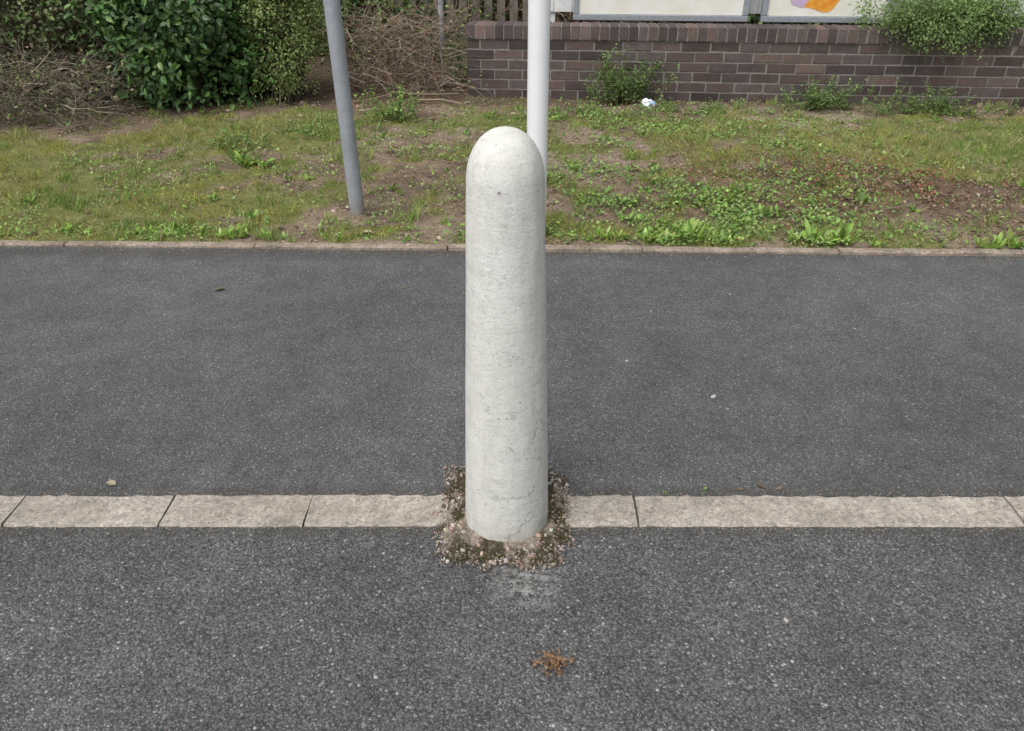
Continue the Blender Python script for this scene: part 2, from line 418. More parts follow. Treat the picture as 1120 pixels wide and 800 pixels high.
# stones & clods in the bare soil
n = 2600; x = rng.uniform(-4, 4, n); y = EY(x)+.07+rng.uniform(0, 3., n); k = lush(x, y) < .25; x, y = x[k], y[k]; n = len(x)
s = rng.uniform(.004, .014, n)*(1+1.5*(rng.uniform(0, 1, n) > .96))
V, F, Cc = inst(PEB, PEB_F, np.stack([x, y, vh(x, y)+s*.1], 1), randrot(n), s[:, None]*rng.uniform(.6, 1.2, (n, 3))*1.4, pick([(.34, .26, .19), (.25, .19, .14), (.42, .35, .28), (.18, .13, .10)], n, .3))
mesh_from('soil_stones', V, F, Cc, MAT_peb)

def rosette_geo(x, y, r, nl, pal, up=.6, wide=1., flat=None):
    z = float(vh(np.array([x]), np.array([y]))[0]) if flat is None else flat
    ps = []
    k = max(1, int(nl/9))
    for j in range(k):
        cx, cy = x+rng.normal(0, r*.8)*(k > 1), y+abs(rng.normal(0, r*.4))*(k > 1); f_ = rng.uniform(.5, 1.15)
        n = int(nl/k)+rng.integers(0, 4); az = rng.uniform(0, 6.28, n); ti = rng.uniform(.35, 1.4, n)*(1.5-up)
        d = np.stack([np.cos(az)*np.sin(ti), np.sin(az)*np.sin(ti), np.cos(ti)], 1)
        s = r*rng.uniform(.25, .95, n)*f_
        ps.append(inst(LANCE, LANCE_F, np.tile([cx, cy, z], (n, 1))+rng.normal(0, .004, (n, 3)), frames(d, np.tile([0, 0, 1.], (n, 1))+rng.normal(0, .35, (n, 3))),
             np.stack([s*rng.uniform(.7, 1.4, n)*wide, s, s*rng.uniform(-.3, .9, n)], 1), pick(pal, n, .3)))
    return ps
def rosette(name, *a, **k):
    V, F, Cc = merge(rosette_geo(*a, **k)); return mesh_from(name, V, F, Cc, MAT_leaf)
dand = [(.27, .43, .08), (.33, .48, .11), (.20, .34, .07), (.38, .5, .16)]
dark = [(.14, .24, .06), (.18, .3, .08), (.12, .19, .06)]
for (x, y, r, nl) in [(-1.32, 3.50, .09, 90), (-1.15, 3.48, .07, 40), (-1.74, 3.53, .09, 90), (-2.2, 3.58, .06, 30), (-2.6, 3.5, .05, 25), (.45, 3.47, .07, 60), (.64, 3.45, .09, 100), (.83, 3.46, .11, 130), (1.0, 3.43, .07, 50),
      (1.42, 3.42, .11, 130), (1.57, 3.41, .08, 60), (2.27, 3.36, .10, 90), (2.4, 3.38, .07, 30), (.35, 3.5, .06, 36), (-.84, 3.46, .05, 20), (-.55, 3.47, .05, 20), (.62, 3.95, .07, 36), (1.3, 3.75, .08, 40), (-1.55, 4.6, .12, 60), (1.9, 3.95, .08, 34), (2.9, 4.2, .08, 40), (-2.9, 3.9, .08, 40), (.25, 4.3, .06, 22), (-1.0, 5.5, .08, 20)]:
    rosette('dandelion_weed', x, y, r, nl, dand if y < 3.7 else dand[:3]+dark)
ps = []
for i in range(130):
    x = rng.uniform(-4, 4); y = EY(x)+.1+rng.uniform(0, 1)**1.3*2.6
    ps += rosette_geo(x, y, rng.uniform(.03, .07), int(rng.integers(8, 26)), dand[:3]+dark, .5, rng.uniform(.8, 1.6))
V, F, Cc = merge(ps); mesh_from('plantain_weeds', V, F, Cc, MAT_leaf)

def bushy(name, cx, cy, z0, rx, ry, h, nstem, nleaf, pal, ls, mat=MAT_leaf, stemc=(.14, .15, .06), droop=.0, spread=.5, sr=.003):
    lines = []; cols = []; P = []; D = []
    for i in range(nstem):
        p = (cx+rng.normal(0, rx*.35), cy+rng.normal(0, ry*.35), z0)
        d = np.array([rng.normal(0, spread)*rx/h, rng.normal(0, spread)*ry/h, 1.])
        L = h*rng.uniform(.4, 1.05); ln = wander(p, d, L, 7, .12, droop)
        lines.append((ln, np.linspace(sr, sr*.3, 7))); cols.append(np.array(stemc)*rng.uniform(.7, 1.2))
        for t in rng.uniform(.12, 1, int(nleaf/nstem)):
            q = t*6; a = int(min(q, 5)); f = q-a; pt = ln[a]*(1-f)+ln[a+1]*f
            P.append(pt); D.append((rng.normal(), rng.normal(), rng.uniform(-.2, .9)))
    P = np.array(P); D = np.array(D); n = len(P)
    P = P+rng.normal(0, ls*.5, (n, 3))
    s = rng.uniform(.5, 1.2, n)*ls
    lf = inst(LEAF, LEAF_F, P, frames(D, rng.normal(0, .5, (n, 3))+np.array([0, 0, 1])), np.stack([s, s, s], 1), pick(pal, n, .3))
    V, F, Cc = merge([lf, tubes(lines, cols, 3)])
    return mesh_from(name, V, F, Cc, mat)
mid = [(.14, .23, .07), (.2, .32, .09), (.11, .18, .06), (.25, .35, .13)]
bushy('wall_weed', .84, 6.33, .02, .32, .15, .44, 60, 3200, mid, .024, spread=.8)
bushy('wall_weed', 2.35, 6.13, .02, .4, .15, .27, 50, 2400, mid, .022, spread=.8)
bushy('wall_weed', 3.1, 5.98, .02, .75, .2, .25, 70, 3200, mid, .02, spread=.9)
bushy('wall_weed', 4.4, 6.0, .02, .6, .2, .25, 40, 1300, mid, .02, spread=.9)
bushy('verge_weed', -.86, 5.75, .02, .25, .15, .27, 30, 1100, fresh, .022, spread=.6)
bushy('verge_weed', -1.75, 5.0, .02, .35, .2, .2, 26, 600, fresh+mid, .022, spread=.7)
bushy('verge_weed', -1.35, 5.35, .02, .3, .2, .16, 22, 400, fresh, .02, spread=.7)
bushy('verge_weed', 1.75, 4.3, .01, .4, .2, .13, 26, 600, fresh+[(.3, .08, .06)], .016, spread=.9)
bushy('verge_weed', .45, 5.9, .01, .7, .3, .16, 40, 1300, fresh+mid, .02, spread=.9)
bushy('verge_weed', 1.6, 6.05, .01, .9, .2, .15, 40, 1300, fresh+mid, .02, spread=.9)

# ---------------------------------------------------------------- brick wall
yaw = math.atan(-.0825)
wallE = bpy.data.objects.new('brick_garden_wall', None); link(wallE)
wallE.location = (-.36, 6.6, 0); wallE.rotation_euler = (0, 0, yaw)
pal = np.array([(.112, .082, .078), (.097, .075, .073), (.128, .095, .087), (.085, .068, .068), (.145, .105, .094), (.11, .088, .086)])
Vb, Fb, Cb = [], [], []
BF = [(3, 2, 1, 0), (4, 5, 6, 7), (0, 1, 5, 4), (1, 2, 6, 5), (2, 3, 7, 6), (3, 0, 4, 7)]
def brick(x0, x1, y0, y1, z0, z1, c):
    o = len(Vb); j = .0016
    dy = rng.uniform(-.003, .003)
    for z in (z0, z1):
        for x, y in ((x0, y0), (x1, y0), (x1, y1), (x0, y1)):
            Vb.append((x+rng.uniform(-j, j), y+dy+rng.uniform(-j, j), z+rng.uniform(-j, j))); Cb.append(c)
    for f in BF: Fb.append([o+i for i in f])
WL = 9.0
for k in range(6):
    z0 = .003+k*.075; off = 0 if k % 2 == 0 else -.1125
    x = off
    while x < WL:
        a = max(x, 0); b = min(x+.215, WL)
        if b-a > .02: brick(a, b, 0, .215, z0+.0, z0+.065, pal[rng.integers(0, 6)]*rng.uniform(.75, 1.25)*(.8 if k == 0 else 1))
        x += .225
x = 0
while x < WL:
    brick(x, x+.066, -.012, .227, .453, .553, pal[rng.integers(0, 6)]*rng.uniform(.85, 1.35)); x += .075
bw = mesh_from('bricks', Vb, Fb, np.array(Cb), MAT_brick, parent=wallE)
bv = bw.modifiers.new('b', 'BEVEL'); bv.width = .003; bv.segments = 1
mm = M('mortar'); nn = mm.noise(30, 5, .7)
MAT_mort = mm.fin(mm.ramp(nn.outputs[0], [(.3, (.15, .14, .13)), (.7, (.32, .305, .28))]), .95, mm.bump(nn.outputs[0], .003))
bm = bmesh.new(); box_bm(bm, .004, WL-.004, .004, .211, -.1, .4475); box_bm(bm, .005, WL-.005, -.007, .222, .4475+.003, .547)
bm_obj(bm, 'mortar_core', MAT_mort, wallE)

# ---------------------------------------------------------------- advertising boards behind wall
ms = M('aluminium_frame'); ns = ms.noise(40, 3)
MAT_al = ms.fin(ms.ramp(ns.outputs[0], [(.3, (.24, .26, .29)), (.7, (.32, .34, .37))]), .5, spec=.4)
mw = M('white_painted'); nw = mw.noise(12, 5, .7)
MAT_white = mw.fin(mw.ramp(nw.outputs[0], [(.3, (.66, .67, .67)), (.6, (.80, .81, .81))]), .5)
mp = M('poster_cream'); npp = mp.noise(5, 3)
MAT_pc = mp.fin(mp.ramp(npp.outputs[0], [(.35, (.76, .75, .66)), (.6, (.83, .83, .79))]), .3, spec=.5)
mo = M('poster_orange'); MAT_or = mo.fin(mo.ramp(mo.noise(18, 2).outputs[0], [(.35, (.75, .25, .03)), (.55, (.8, .42, .06)), (.7, (.7, .12, .05))]), .3)
mo = M('poster_lilac'); MAT_li = mo.fin((.55, .42, .6), .3)
mo = M('poster_ink'); MAT_ink = mo.fin((.35, .34, .33), .3)
def adboard(x0, x1, kind):
    E = bpy.data.objects.new('poster_board', None); link(E); E.location = (-.36, 6.6, 0); E.rotation_euler = (0, 0, yaw)
    y = .33; z0 = .556; z1 = 1.75; t = .045
    bm = bmesh.new()
    box_bm(bm, x0, x1, y-.03, y+.02, z0, z0+t); box_bm(bm, x0, x1, y-.03, y+.02, z1-t, z1)
    box_bm(bm, x0, x0+t, y-.03, y+.02, z0+t+.001, z1-t-.001); box_bm(bm, x1-t, x1, y-.03, y+.02, z0+t+.001, z1-t-.001)
    f = bm_obj(bm, 'frame', MAT_al, E); b = f.modifiers.new('b', 'BEVEL'); b.width = .006; b.segments = 3
    bm = bmesh.new(); box_bm(bm, x0+t+.002, x1-t-.002, y-.012, y+.01, z0+t+.002, z1-t-.002); bm_obj(bm, 'poster', MAT_pc, E)
    def blob(cx, cz, rx, rz, mat, nm, dy):
        bm = bmesh.new(); vs = [bm.verts.new((cx+rx*math.cos(a)*(1+.18*math.sin(3*a)), y-.012-dy, max(z0+t+.004, cz+rz*math.sin(a)*(1+.12*math.cos(5*a))))) for a in np.linspace(0, 2*math.pi, 40, endpoint=False)]
        bm.faces.new(vs); bm_obj(bm, nm, mat, E)
    if kind:
        blob((x0+x1)/2-.06, .77, .20, .13, MAT_or, 'orange_print', .002); blob((x0+x1)/2-.22, .74, .09, .07, MAT_li, 'lilac_print', .003)
    for r in range(5):
        bm = bmesh.new(); xx = x0+.15
        while xx < x1-.3:
            l = rng.uniform(.03, .1); box_bm(bm, xx, xx+l, y-.0145, y-.0125, 1.0+r*.09, 1.03+r*.09); xx += l+.02
        bm_obj(bm, 'text_line', MAT_ink, E)
    bm = bmesh.new()
    for xx in (x0+.15, x1-.15): box_bm(bm, xx-.03, xx+.03, y+.05, y+.11, -.1, 1.7)
    bm_obj(bm, 'posts', MAT_al, E)
adboard(.83, 2.22, 0); adboard(2.32, 3.32, 1)
E = bpy.data.objects.new('white_fence_panel', None); link(E); E.location = (-.36, 6.6, 0); E.rotation_euler = (0, 0, yaw)
bm = bmesh.new()
for i in range(28): box_bm(bm, .52+i*.15, .52+i*.15+.146, .46, .48, .60, 1.9)
bm_obj(bm, 'boards', MAT_white, E)
bm = bmesh.new()
for i in range(4): box_bm(bm, .6+i*1.3, .68+i*1.3, .482, .56, -.1, 1.85)
bm_obj(bm, 'posts', MAT_white, E)

def mass(name, cen, rad, nclump, nleaf, ls, pal, mat, clr=.12, stems=60, lw=1., up=.3, stemc=(.12, .09, .065), bottom=None, lo=-1., fill=.62):
    cen = np.array(cen, float); rad = np.array(rad, float)
    u = rng.normal(size=(nclump, 3)); u /= np.linalg.norm(u, axis=1, keepdims=True)
    u[:, 2] = rng.uniform(lo, 1, nclump)*.95; sq = np.sqrt(1-np.clip(abs(u[:, 2]), 0, .93)**4); h_ = np.hypot(u[:, 0], u[:, 1])+1e-6
    u[:, 0] *= sq/h_; u[:, 1] *= sq/h_
    cc = cen+u*rad*rng.uniform(fill, 1.08, (nclump, 1))
    bright = rng.uniform(.6, 1.35, nclump)
    ci = rng.integers(0, nclump, nleaf)
    P = cc[ci]+rng.normal(0, clr, (nleaf, 3))
    if bottom is not None:
        k = P[:, 2] > bottom; P = P[k]; ci = ci[k]
    n = len(P)
    out = (P-cen)/rad; out /= np.linalg.norm(out, axis=1, keepdims=True)+1e-9
    D = out*.6+rng.normal(0, .6, (n, 3))+np.array([0, 0, up-.3])
    s = ls*rng.uniform(.55, 1.2, n)
    col = pick(pal, n, .2)*bright[ci][:, None]
    pr = [inst(LEAF, LEAF_F, P, frames(D, out+rng.normal(0, .35, (n, 3))+np.array([0, 0, .5])), np.stack([s*lw, s, s], 1), col)]
    lines = []; cols = []
    for i in range(stems):
        b = np.array([cen[0]+rng.normal(0, rad[0]*.3), cen[1]+rng.normal(0, rad[1]*.3), 0.])
        t = cc[rng.integers(0, nclump)]
        m = 6; L = np.linspace(0, 1, m)[:, None]; q = b*(1-L)+t*L+rng.normal(0, .03, (m, 3)); q[0] = b
        lines.append((q, np.linspace(.008, .002, m))); cols.append(np.array(stemc)*rng.uniform(.7, 1.4))
    if lines: pr.append(tubes(lines, cols, 4))
    V, F, Cc = merge(pr); return mesh_from(name, V, F, Cc, mat)
crp = [(.17, .27, .08), (.23, .35, .12), (.13, .21, .07), (.28, .38, .15)]
mass('wall_creeper', (3.32, 6.36, .66), (.66, .24, .20), 110, 24000, .022, crp, MAT_leaf, .055, 0, fill=.1)
mass('wall_creeper', (4.9, 6.3, .70), (.9, .28, .28), 80, 10000, .026, crp, MAT_leaf, .07, 0, fill=.1)

# ---------------------------------------------------------------- shrubs, left
laurel = [(.075, .16, .045), (.10, .21, .055), (.05, .11, .035), (.15, .26, .075), (.06, .13, .045)]
mass('laurel_shrub', (-2.5, 6.45, .78), (.60, .5, .78), 170, 12000, .065, laurel, MAT_gloss, .09, 60, bottom=.05)
cyp = [(.20, .28, .085), (.26, .34, .12), (.15, .21, .07), (.31, .36, .15)]
mass('privet_shrub', (-1.80, 6.5, .80), (.26, .33, .80), 170, 21000, .026, [tuple(v*1.1 for v in c_) for c_ in cyp], MAT_leaf, .06, 40, bottom=.08)
brm = [(.10, .17, .055), (.15, .22, .075), (.07, .11, .045), (.19, .2, .10)]
mass('bramble_shrub', (-3.75, 6.35, .88), (.85, .5, .52), 130, 8000, .042, brm, MAT_leaf, .09, 60, bottom=.3)
mass('bramble_shrub', (-5.4, 6.3, .8), (1.0, .6, .8), 100, 6000, .045, brm, MAT_leaf, .12, 60, bottom=.1)

def thicket(name, cx, cy, rx, ry, h, n, pal, L=.9, r=.004, tilt=1., leaves=0):
    lines = []; cols = []; P = []
    pal = np.array(pal)
    for i in range(n):
        p = (cx+rng.uniform(-rx, rx), cy+rng.uniform(-ry, ry), rng.uniform(0, h)**1.2)
        d = rng.normal(0, tilt, 3); d[2] = abs(d[2])*.4
        ln = wander(p, d, L*rng.uniform(.3, 1.1), 6, .22, .1); ln[:, 2] = np.maximum(ln[:, 2], .015)
        lines.append((ln, np.linspace(r*rng.uniform(.5, 1.4), r*.3, 6))); cols.append(pal[rng.integers(0, len(pal))]*rng.uniform(.6, 1.3))
        if leaves: P.append(ln[rng.integers(2, 6, leaves)]+rng.normal(0, .02, (leaves, 3)))
    pr = [tubes(lines, cols, 3)]
    if leaves:
        P = np.concatenate(P); m = len(P); s = rng.uniform(.015, .035, m)
        pr.append(inst(LEAF, LEAF_F, P, randrot(m), s, pick([(.16, .2, .08), (.22, .19, .11), (.13, .18, .06), (.28, .24, .16)], m, .3)))
    V, F, Cc = merge(pr); return mesh_from(name, V, F, Cc, MAT_twig)
gb = [(.27, .235, .185), (.19, .16, .125), (.36, .31, .25), (.13, .11, .085)]
thicket('dry_bramble_thicket', -3.65, 5.85, .8, .38, .5, 1400, gb, .5, .0026, leaves=3)
thicket('dry_bramble_thicket', -5.6, 5.8, 1.0, .5, .6, 800, gb, .6, .003, leaves=5)
tw = [(.29, .21, .165), (.2, .145, .11), (.38, .3, .24)]
thicket('dry_twig_heap', -.95, 7.1, .5, .55, .6, 750, tw, .65, .0035, leaves=2)
thicket('dry_twig_heap', .4, 8.3, 1.0, .6, .6, 350, tw, .8, .004, leaves=3)
mass('ivy_bank', (-1.05, 8.3, .55), (.9, .5, .6), 100, 5000, .05, laurel+cyp, MAT_leaf, .12, 20)
mass('ivy_bank', (-.35, 7.3, .15), (.25, .3, .25), 30, 1100, .035, laurel+cyp, MAT_leaf, .06, 6)
lines = []; cols = []
for (x, y, a, L, r) in [(-1.15, 5.98, .35, .35, .008), (-.75, 6.35, .1, .4, .009), (-1.0, 6.6, -.3, .6, .012), (-.5, 6.7, .5, .4, .008), (-2.1, 5.75, 0., .4, .004), (-3.3, 5.4, .1, .4, .004), (-.62, 7.0, -.1, .6, .016), (1.9, 3.85, .3, .12, .003), (2.3, 4.1, -.6, .15, .003), (-.9, 6.1, 1.2, .4, .006), (-1.3, 6.3, .7, .4, .006)]:
    lines.append((wander((x, y, .025+r), (math.cos(a), math.sin(a), .0), L, 7, .08), np.linspace(r, r*.6, 7))); cols.append(np.array((.28, .22, .16))*rng.uniform(.7, 1.2))
V, F, Cc = tubes(lines, cols, 7); mesh_from('fallen_branches', V, F, Cc, MAT_twig, True)

def mound(name, cx, cy, rx, ry, h, mat):
    bm = bmesh.new(); bmesh.ops.create_icosphere(bm, subdivisions=4, radius=1)
    for v in bm.verts:
        c = v.co.copy(); f = .8+.4*float(fbm(np.array([c.x*2+cx]), np.array([c.y*2+c.z*1.7]), 1.5, 4)[0])
        v.co = Vector((cx+c.x*rx*f, cy+c.y*ry*f, c.z*h*f))
    return bm_obj(bm, name, mat, smooth=True)
mu = M('dark_core_filler'); nu = mu.noise(25, 6, .8)
MAT_core = mu.fin(mu.ramp(nu.outputs[0], [(.3, (.015, .014, .009)), (.7, (.07, .055, .035))]), 1., mu.bump(nu.outputs[0], .05), 0.)  # near-black colour stands in for the shade deep inside the foliage
mound('dark_foliage_core', -4.1, 6.75, 1.4, .45, .9, MAT_core)  # dark lumps added within the foliage to block light
mound('dark_foliage_core', -2.5, 6.8, .5, .35, .9, MAT_core)
mound('dark_foliage_core', -.6, 8.9, 2.2, .5, .8, MAT_core)
def hedge(name, x0, x1, y, h, n):
    P = np.stack([rng.uniform(x0, x1, n), y+rng.normal(0, .22, n), rng.uniform(0, 1, n)**.8*h], 1)
    P[:, 1] += .5*(fbm(P[:, 0], P[:, 2], 1.4, 8)-.5)
    D = rng.normal(0, .7, (n, 3))+np.array([0, -.5, .2]); s = rng.uniform(.05, .11, n)
    c = pick(laurel+cyp, n, .25)*(.5+.8*fbm(P[:, 0], P[:, 2], 2.5, 14))[:, None]
    V, F, Cc = inst(LEAF, LEAF_F, P, frames(D, rng.normal(0, .5, (n, 3))+np.array([0, -1, .5])), s, c)
    o = mesh_from(name, V, F, Cc, MAT_leaf)
    bm = bmesh.new(); box_bm(bm, x0, x1, y+.35, y+.7, -.1, h*.95); bm_obj(bm, 'hedge_dark_core', MAT_core, o)  # solid dark slab added inside the hedge to stop light passing through
hedge('background_hedge', -9, 9, 9.6, 2.4, 17000)

mf = M('weathered_timber'); nf = mf.noise(14, 5, .7)
MAT_tim = mf.fin(mf.ramp(nf.outputs[0], [(.3, (.12, .10, .085)), (.7, (.26, .23, .19))]), .9)
E = bpy.data.objects.new('picket_fence', None); link(E); E.location = (-1.1, 8.0, 0)
bm = bmesh.new()
for i in range(13):
    x = i*.12; h = 1.15+rng.uniform(-.02, .02)
    vs = [bm.verts.new(p) for p in ((x, 0, -.05), (x+.075, 0, -.05), (x+.075, 0, h-.05), (x+.0375, 0, h), (x, 0, h-.05))]
    f = bm.faces.new(vs); r = bmesh.ops.extrude_face_region(bm, geom=[f])
    for v in r['geom']:
        if isinstance(v, bmesh.types.BMVert): v.co.y += .018
bm_obj(bm, 'pickets', MAT_tim, E)
bm = bmesh.new(); box_bm(bm, -.05, 1.6, .021, .06, .3, .39); box_bm(bm, -.05, 1.6, .021, .06, .85, .94); bm_obj(bm, 'rails', MAT_tim, E)

# ---------------------------------------------------------------- posts
def lathe(name, prof, mat, seg=48, loc=(0, 0, 0), parent=None, caps=True):
    bm = bmesh.new(); rings = []
    for r, z in prof:
        rings.append([bm.verts.new((r*math.cos(a), r*math.sin(a), z)) for a in np.linspace(0, 2*math.pi, seg, endpoint=False)])
    for A, B in zip(rings[:-1], rings[1:]):
        for i in range(seg): bm.faces.new((A[i], A[(i+1) % seg], B[(i+1) % seg], B[i]))
    if caps: bm.faces.new(rings[-1]); bm.faces.new(rings[0][::-1])
    o = bm_obj(bm, name, mat, parent, True); o.location = loc
    return o
def post(r, h):
    return [(r, -.12), (r, -.1)]+[(r, z) for z in np.linspace(.0, h-.02, 12)]+[(r, h-.006), (r-.002, h-.001), (r-.006, h), (.002, h+.001)]
mz = M('galvanised_grey'); nz1 = mz.noise(25, 5, .7); nz2 = mz.noise(4, 4)
cz = mz.mix(1., mz.ramp(nz1.outputs[0], [(.3, (.27, .29, .32)), (.7, (.35, .37, .405))]), mz.ramp(nz2.outputs[0], [(.3, .85), (.7, 1.1)]), 'MULTIPLY')
zz = mz.xyz()[2]
MAT_gal = mz.fin(mz.mix(mz.mapr(zz, 0., .1, .6, 0.), cz, (.2, .16, .12)), .5, spec=.4)
E = bpy.data.objects.new('grey_sign_post', None); link(E); E.location = (-.798, 3.85, 0); E.rotation_euler = (0, math.radians(-.9), 0)
lathe('tube', post(.0375, 2.6), MAT_gal, 32, parent=E)
bm = bmesh.new(); box_bm(bm, -.2, .2, -.052, -.049, 2.05, 2.5); s = bm_obj(bm, 'sign_plate', MAT_white, E)
bm = bmesh.new(); box_bm(bm, -.05, .05, -.0485, .045, 2.12, 2.15); box_bm(bm, -.05, .05, -.0485, .045, 2.4, 2.43); bm_obj(bm, 'clamps', MAT_gal, E)
mq = M('white_post_paint'); nq = mq.noise(8, 5, .7); zq = mq.xyz()[2]
cq = mq.ramp(nq.outputs[0], [(.3, (.80, .82, .84)), (.65, (.87, .88, .89))])
MAT_wp = mq.fin(mq.mix(mq.mapr(zq, 0., .15, .6, 0.), cq, (.3, .28, .24)), .5, spec=.3)
E = bpy.data.objects.new('white_sign_post', None); link(E); E.location = (.114, 3.54, 0)
lathe('tube', post(.047, 2.9), MAT_wp, 40, parent=E)
bm = bmesh.new(); box_bm(bm, -.3, .3, -.062, -.058, 2.2, 2.8); bm_obj(bm, 'sign_plate', MAT_white, E)
bm = bmesh.new(); box_bm(bm, -.06, .06, -.0575, .055, 2.3, 2.33); box_bm(bm, -.06, .06, -.0575, .055, 2.67, 2.7); bm_obj(bm, 'clamps', MAT_gal, E)
for (px, py) in ((-2.72, 6.25), (-.62, 7.4)):
    E = bpy.data.objects.new('metal_fence_post', None); link(E); E.location = (px, py, 0)
    lathe('tube', post(.025, 1.3), MAT_gal, 20, parent=E); lathe('cap', [(.029, 1.285), (.029, 1.31), (.02, 1.32), (.005, 1.322)], MAT_gal, 20, parent=E)

# ---------------------------------------------------------------- bollard
mb = M('bollard_painted_concrete'); X_, Y_, Z_ = mb.xyz()
str_ = mb.n('ShaderNodeMapping', Vector=mb.co, Scale=(2.5, 2.5, 16)); nb1 = mb.noise(3.2, 6, .7, co=str_.outputs[0])
vst = mb.n('ShaderNodeMapping', Vector=mb.co, Scale=(22, 22, 2.6)); nb2 = mb.noise(2., 5, .65, co=vst.outputs[0])
nb3 = mb.noise(7, 6, .7); nb4 = mb.noise(170, 4, .75); nb5 = mb.noise(38, 5, .7)
c = mb.ramp(nb3.outputs[0], [(.3, (.665, .665, .615)), (.6, (.74, .74, .70))])
c = mb.mix(1., c, mb.ramp(nb1.outputs[0], [(.3, .94), (.65, 1.025)]), 'MULTIPLY')
c = mb.mix(1., c, mb.ramp(nb2.outputs[0], [(.3, .93), (.6, 1.02)]), 'MULTIPLY')
c = mb.mix(1., c, mb.ramp(nb5.outputs[0], [(.28, .82), (.45, 1.), (.7, 1.03)]), 'MULTIPLY')
c = mb.mix(1., c, mb.ramp(nb4.outputs[0], [(.28, .74), (.45, 1.)]), 'MULTIPLY')
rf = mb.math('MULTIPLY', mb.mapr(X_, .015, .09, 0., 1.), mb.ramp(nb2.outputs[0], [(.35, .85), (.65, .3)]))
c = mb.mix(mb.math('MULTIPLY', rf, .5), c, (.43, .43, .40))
low = mb.mapr(Z_, .7, .1, .25, 1.)
scf = mb.ramp(mb.noise(16, 6, .8, dist=.5).outputs[0], [(.54, 0.), (.68, .65)])
c = mb.mix(mb.math('MULTIPLY', mb.math('MULTIPLY', scf, mb.mapr(X_, -.07, .06, .4, 1.)), low), c, (.42, .42, .385))
ft = mb.math('MULTIPLY', mb.mapr(Z_, -.01, .08, 1., 0.), mb.ramp(mb.noise(28, 5, .7).outputs[0], [(.38, .1), (.65, .9)]))
c = mb.mix(mb.math('MULTIPLY', ft, .75), c, (.23, .20, .16))
dn = mb.noise(18, 5, .8); dv = mb.n('ShaderNodeMix', _data_type='VECTOR', i0=.10, i4=mb.co, i5=dn.outputs['Color'])
ck = mb.vor(9.0, co=dv.outputs[1], feat='DISTANCE_TO_EDGE')
ckm = mb.ramp(ck.outputs['Distance'], [(.0, 1.), (.004, .7), (.009, 0.)])
reg = mb.math('MULTIPLY', mb.math('MULTIPLY', mb.mapr(X_, -.07, .02, 0., 1.), mb.mapr(Z_, .62, .42, 0., 1.)), mb.ramp(mb.noise(26, 4).outputs[0], [(.46, 0.), (.54, 1.)]))
crack = mb.math('MULTIPLY', ckm, reg)
pv = mb.vor(60.); psep = mb.n('ShaderNodeSeparateColor', Color=pv.outputs['Color'])
pit = mb.math('MULTIPLY', mb.ramp(pv.outputs['Distance'], [(.06, 1.), (.14, 0.)]), mb.math('GREATER_THAN', psep.outputs[0], mb.mapr(Z_, .9, .05, .92, .76)))
hole = mb.near((-.012, -.0835, .905), .003, .0045)
ringm = mb.near((-.012, -.0835, .905), .006, .009)
allc = mb.math('MAXIMUM', mb.math('MULTIPLY', crack, .8), mb.math('MULTIPLY', pit, .8))
c = mb.mix(mb.math('MULTIPLY', ringm, .3), c, (.42, .40, .36))
c = mb.mix(mb.math('MULTIPLY', allc, .62), c, (.19, .185, .165))
c = mb.mix(mb.math('MULTIPLY', hole, .75), c, (.2, .19, .17))
hb = mb.math('SUBTRACT', mb.math('ADD', mb.math('ADD', mb.math('MULTIPLY', nb1.outputs[0], .4), mb.math('MULTIPLY', nb5.outputs[0], .5)), mb.math('MULTIPLY', nb4.outputs[0], .5)), mb.math('ADD', mb.math('MULTIPLY', allc, .7), hole))
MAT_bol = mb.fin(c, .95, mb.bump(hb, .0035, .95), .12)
BY = 1.556
prof = []
for z in np.linspace(-.05, .905, 75):
    prof.append((.109-.028*(max(z, 0)/.905)**1.05, z))
r0 = prof[-1][0]
for a in np.linspace(0, math.pi/2, 16)[1:-1]:
    prof.append((r0*math.cos(a)**.92, .905+.108*math.sin(a)))
prof.append((.004, 1.0133))
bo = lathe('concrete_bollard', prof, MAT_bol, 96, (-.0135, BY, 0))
for v in bo.data.vertices:
    a = math.atan2(v.co.y, v.co.x); f = 1+.018*(float(fbm(np.array([math.cos(a)*2+5]), np.array([v.co.z*5+math.sin(a)*2]), 1.5, 40)[0])-.5)
    v.co.x *= f; v.co.y *= f

na = 120; nr = 30; PY = 1.565
def rim(a):
    ca, sa = math.cos(a), math.sin(a)
    base = 1/(abs(ca/.150)**5+abs(sa/.172)**5)**.2
    return base*(.82+.34*float(fbm(np.array([ca*3+9]), np.array([sa*3]), 1.7, 66)[0])+.16*float(fbm(np.array([ca*3+9]), np.array([sa*3]), 9, 67)[0]))
def patch_moss(x, y, e):
    return fbm(x, y, 22, 72)+.16*(e-.72)+.12*sstep(-.02, .08, x)-.03*sstep(-.03, -.10, x)
rims = [rim(2*math.pi*i/na) for i in range(na)]
V = [(-.02, PY, 0.0)]; C = [(.3, .25, .2)]
for j in range(1, nr+1):
    for i in range(na):
        a = 2*math.pi*i/na; R = rims[i]*j/nr; x = -.02+R*math.cos(a); y = PY+R*math.sin(a)
        e = j/nr; xa, ya = np.array([x]), np.array([y])
        nz_ = float(fbm(xa, ya, 60, 70)[0]); hgt_ = .0+.022*(nz_-.35)
        V.append((x, y, hgt_*(1-e**8)+.004*(1-e**6)-(.004 if j == nr else 0)+.002))
        k = float(np.clip((patch_moss(xa, ya, e)[0]-.5)*9, 0, 1)); C.append(tuple(np.array((.36, .30, .25))*(1-k)*(.3+1.3*nz_)+np.array((.10, .085, .055))*k*(.5+nz_)))
F = []
for i in range(na): F.append((0, 1+i, 1+(i+1) % na))
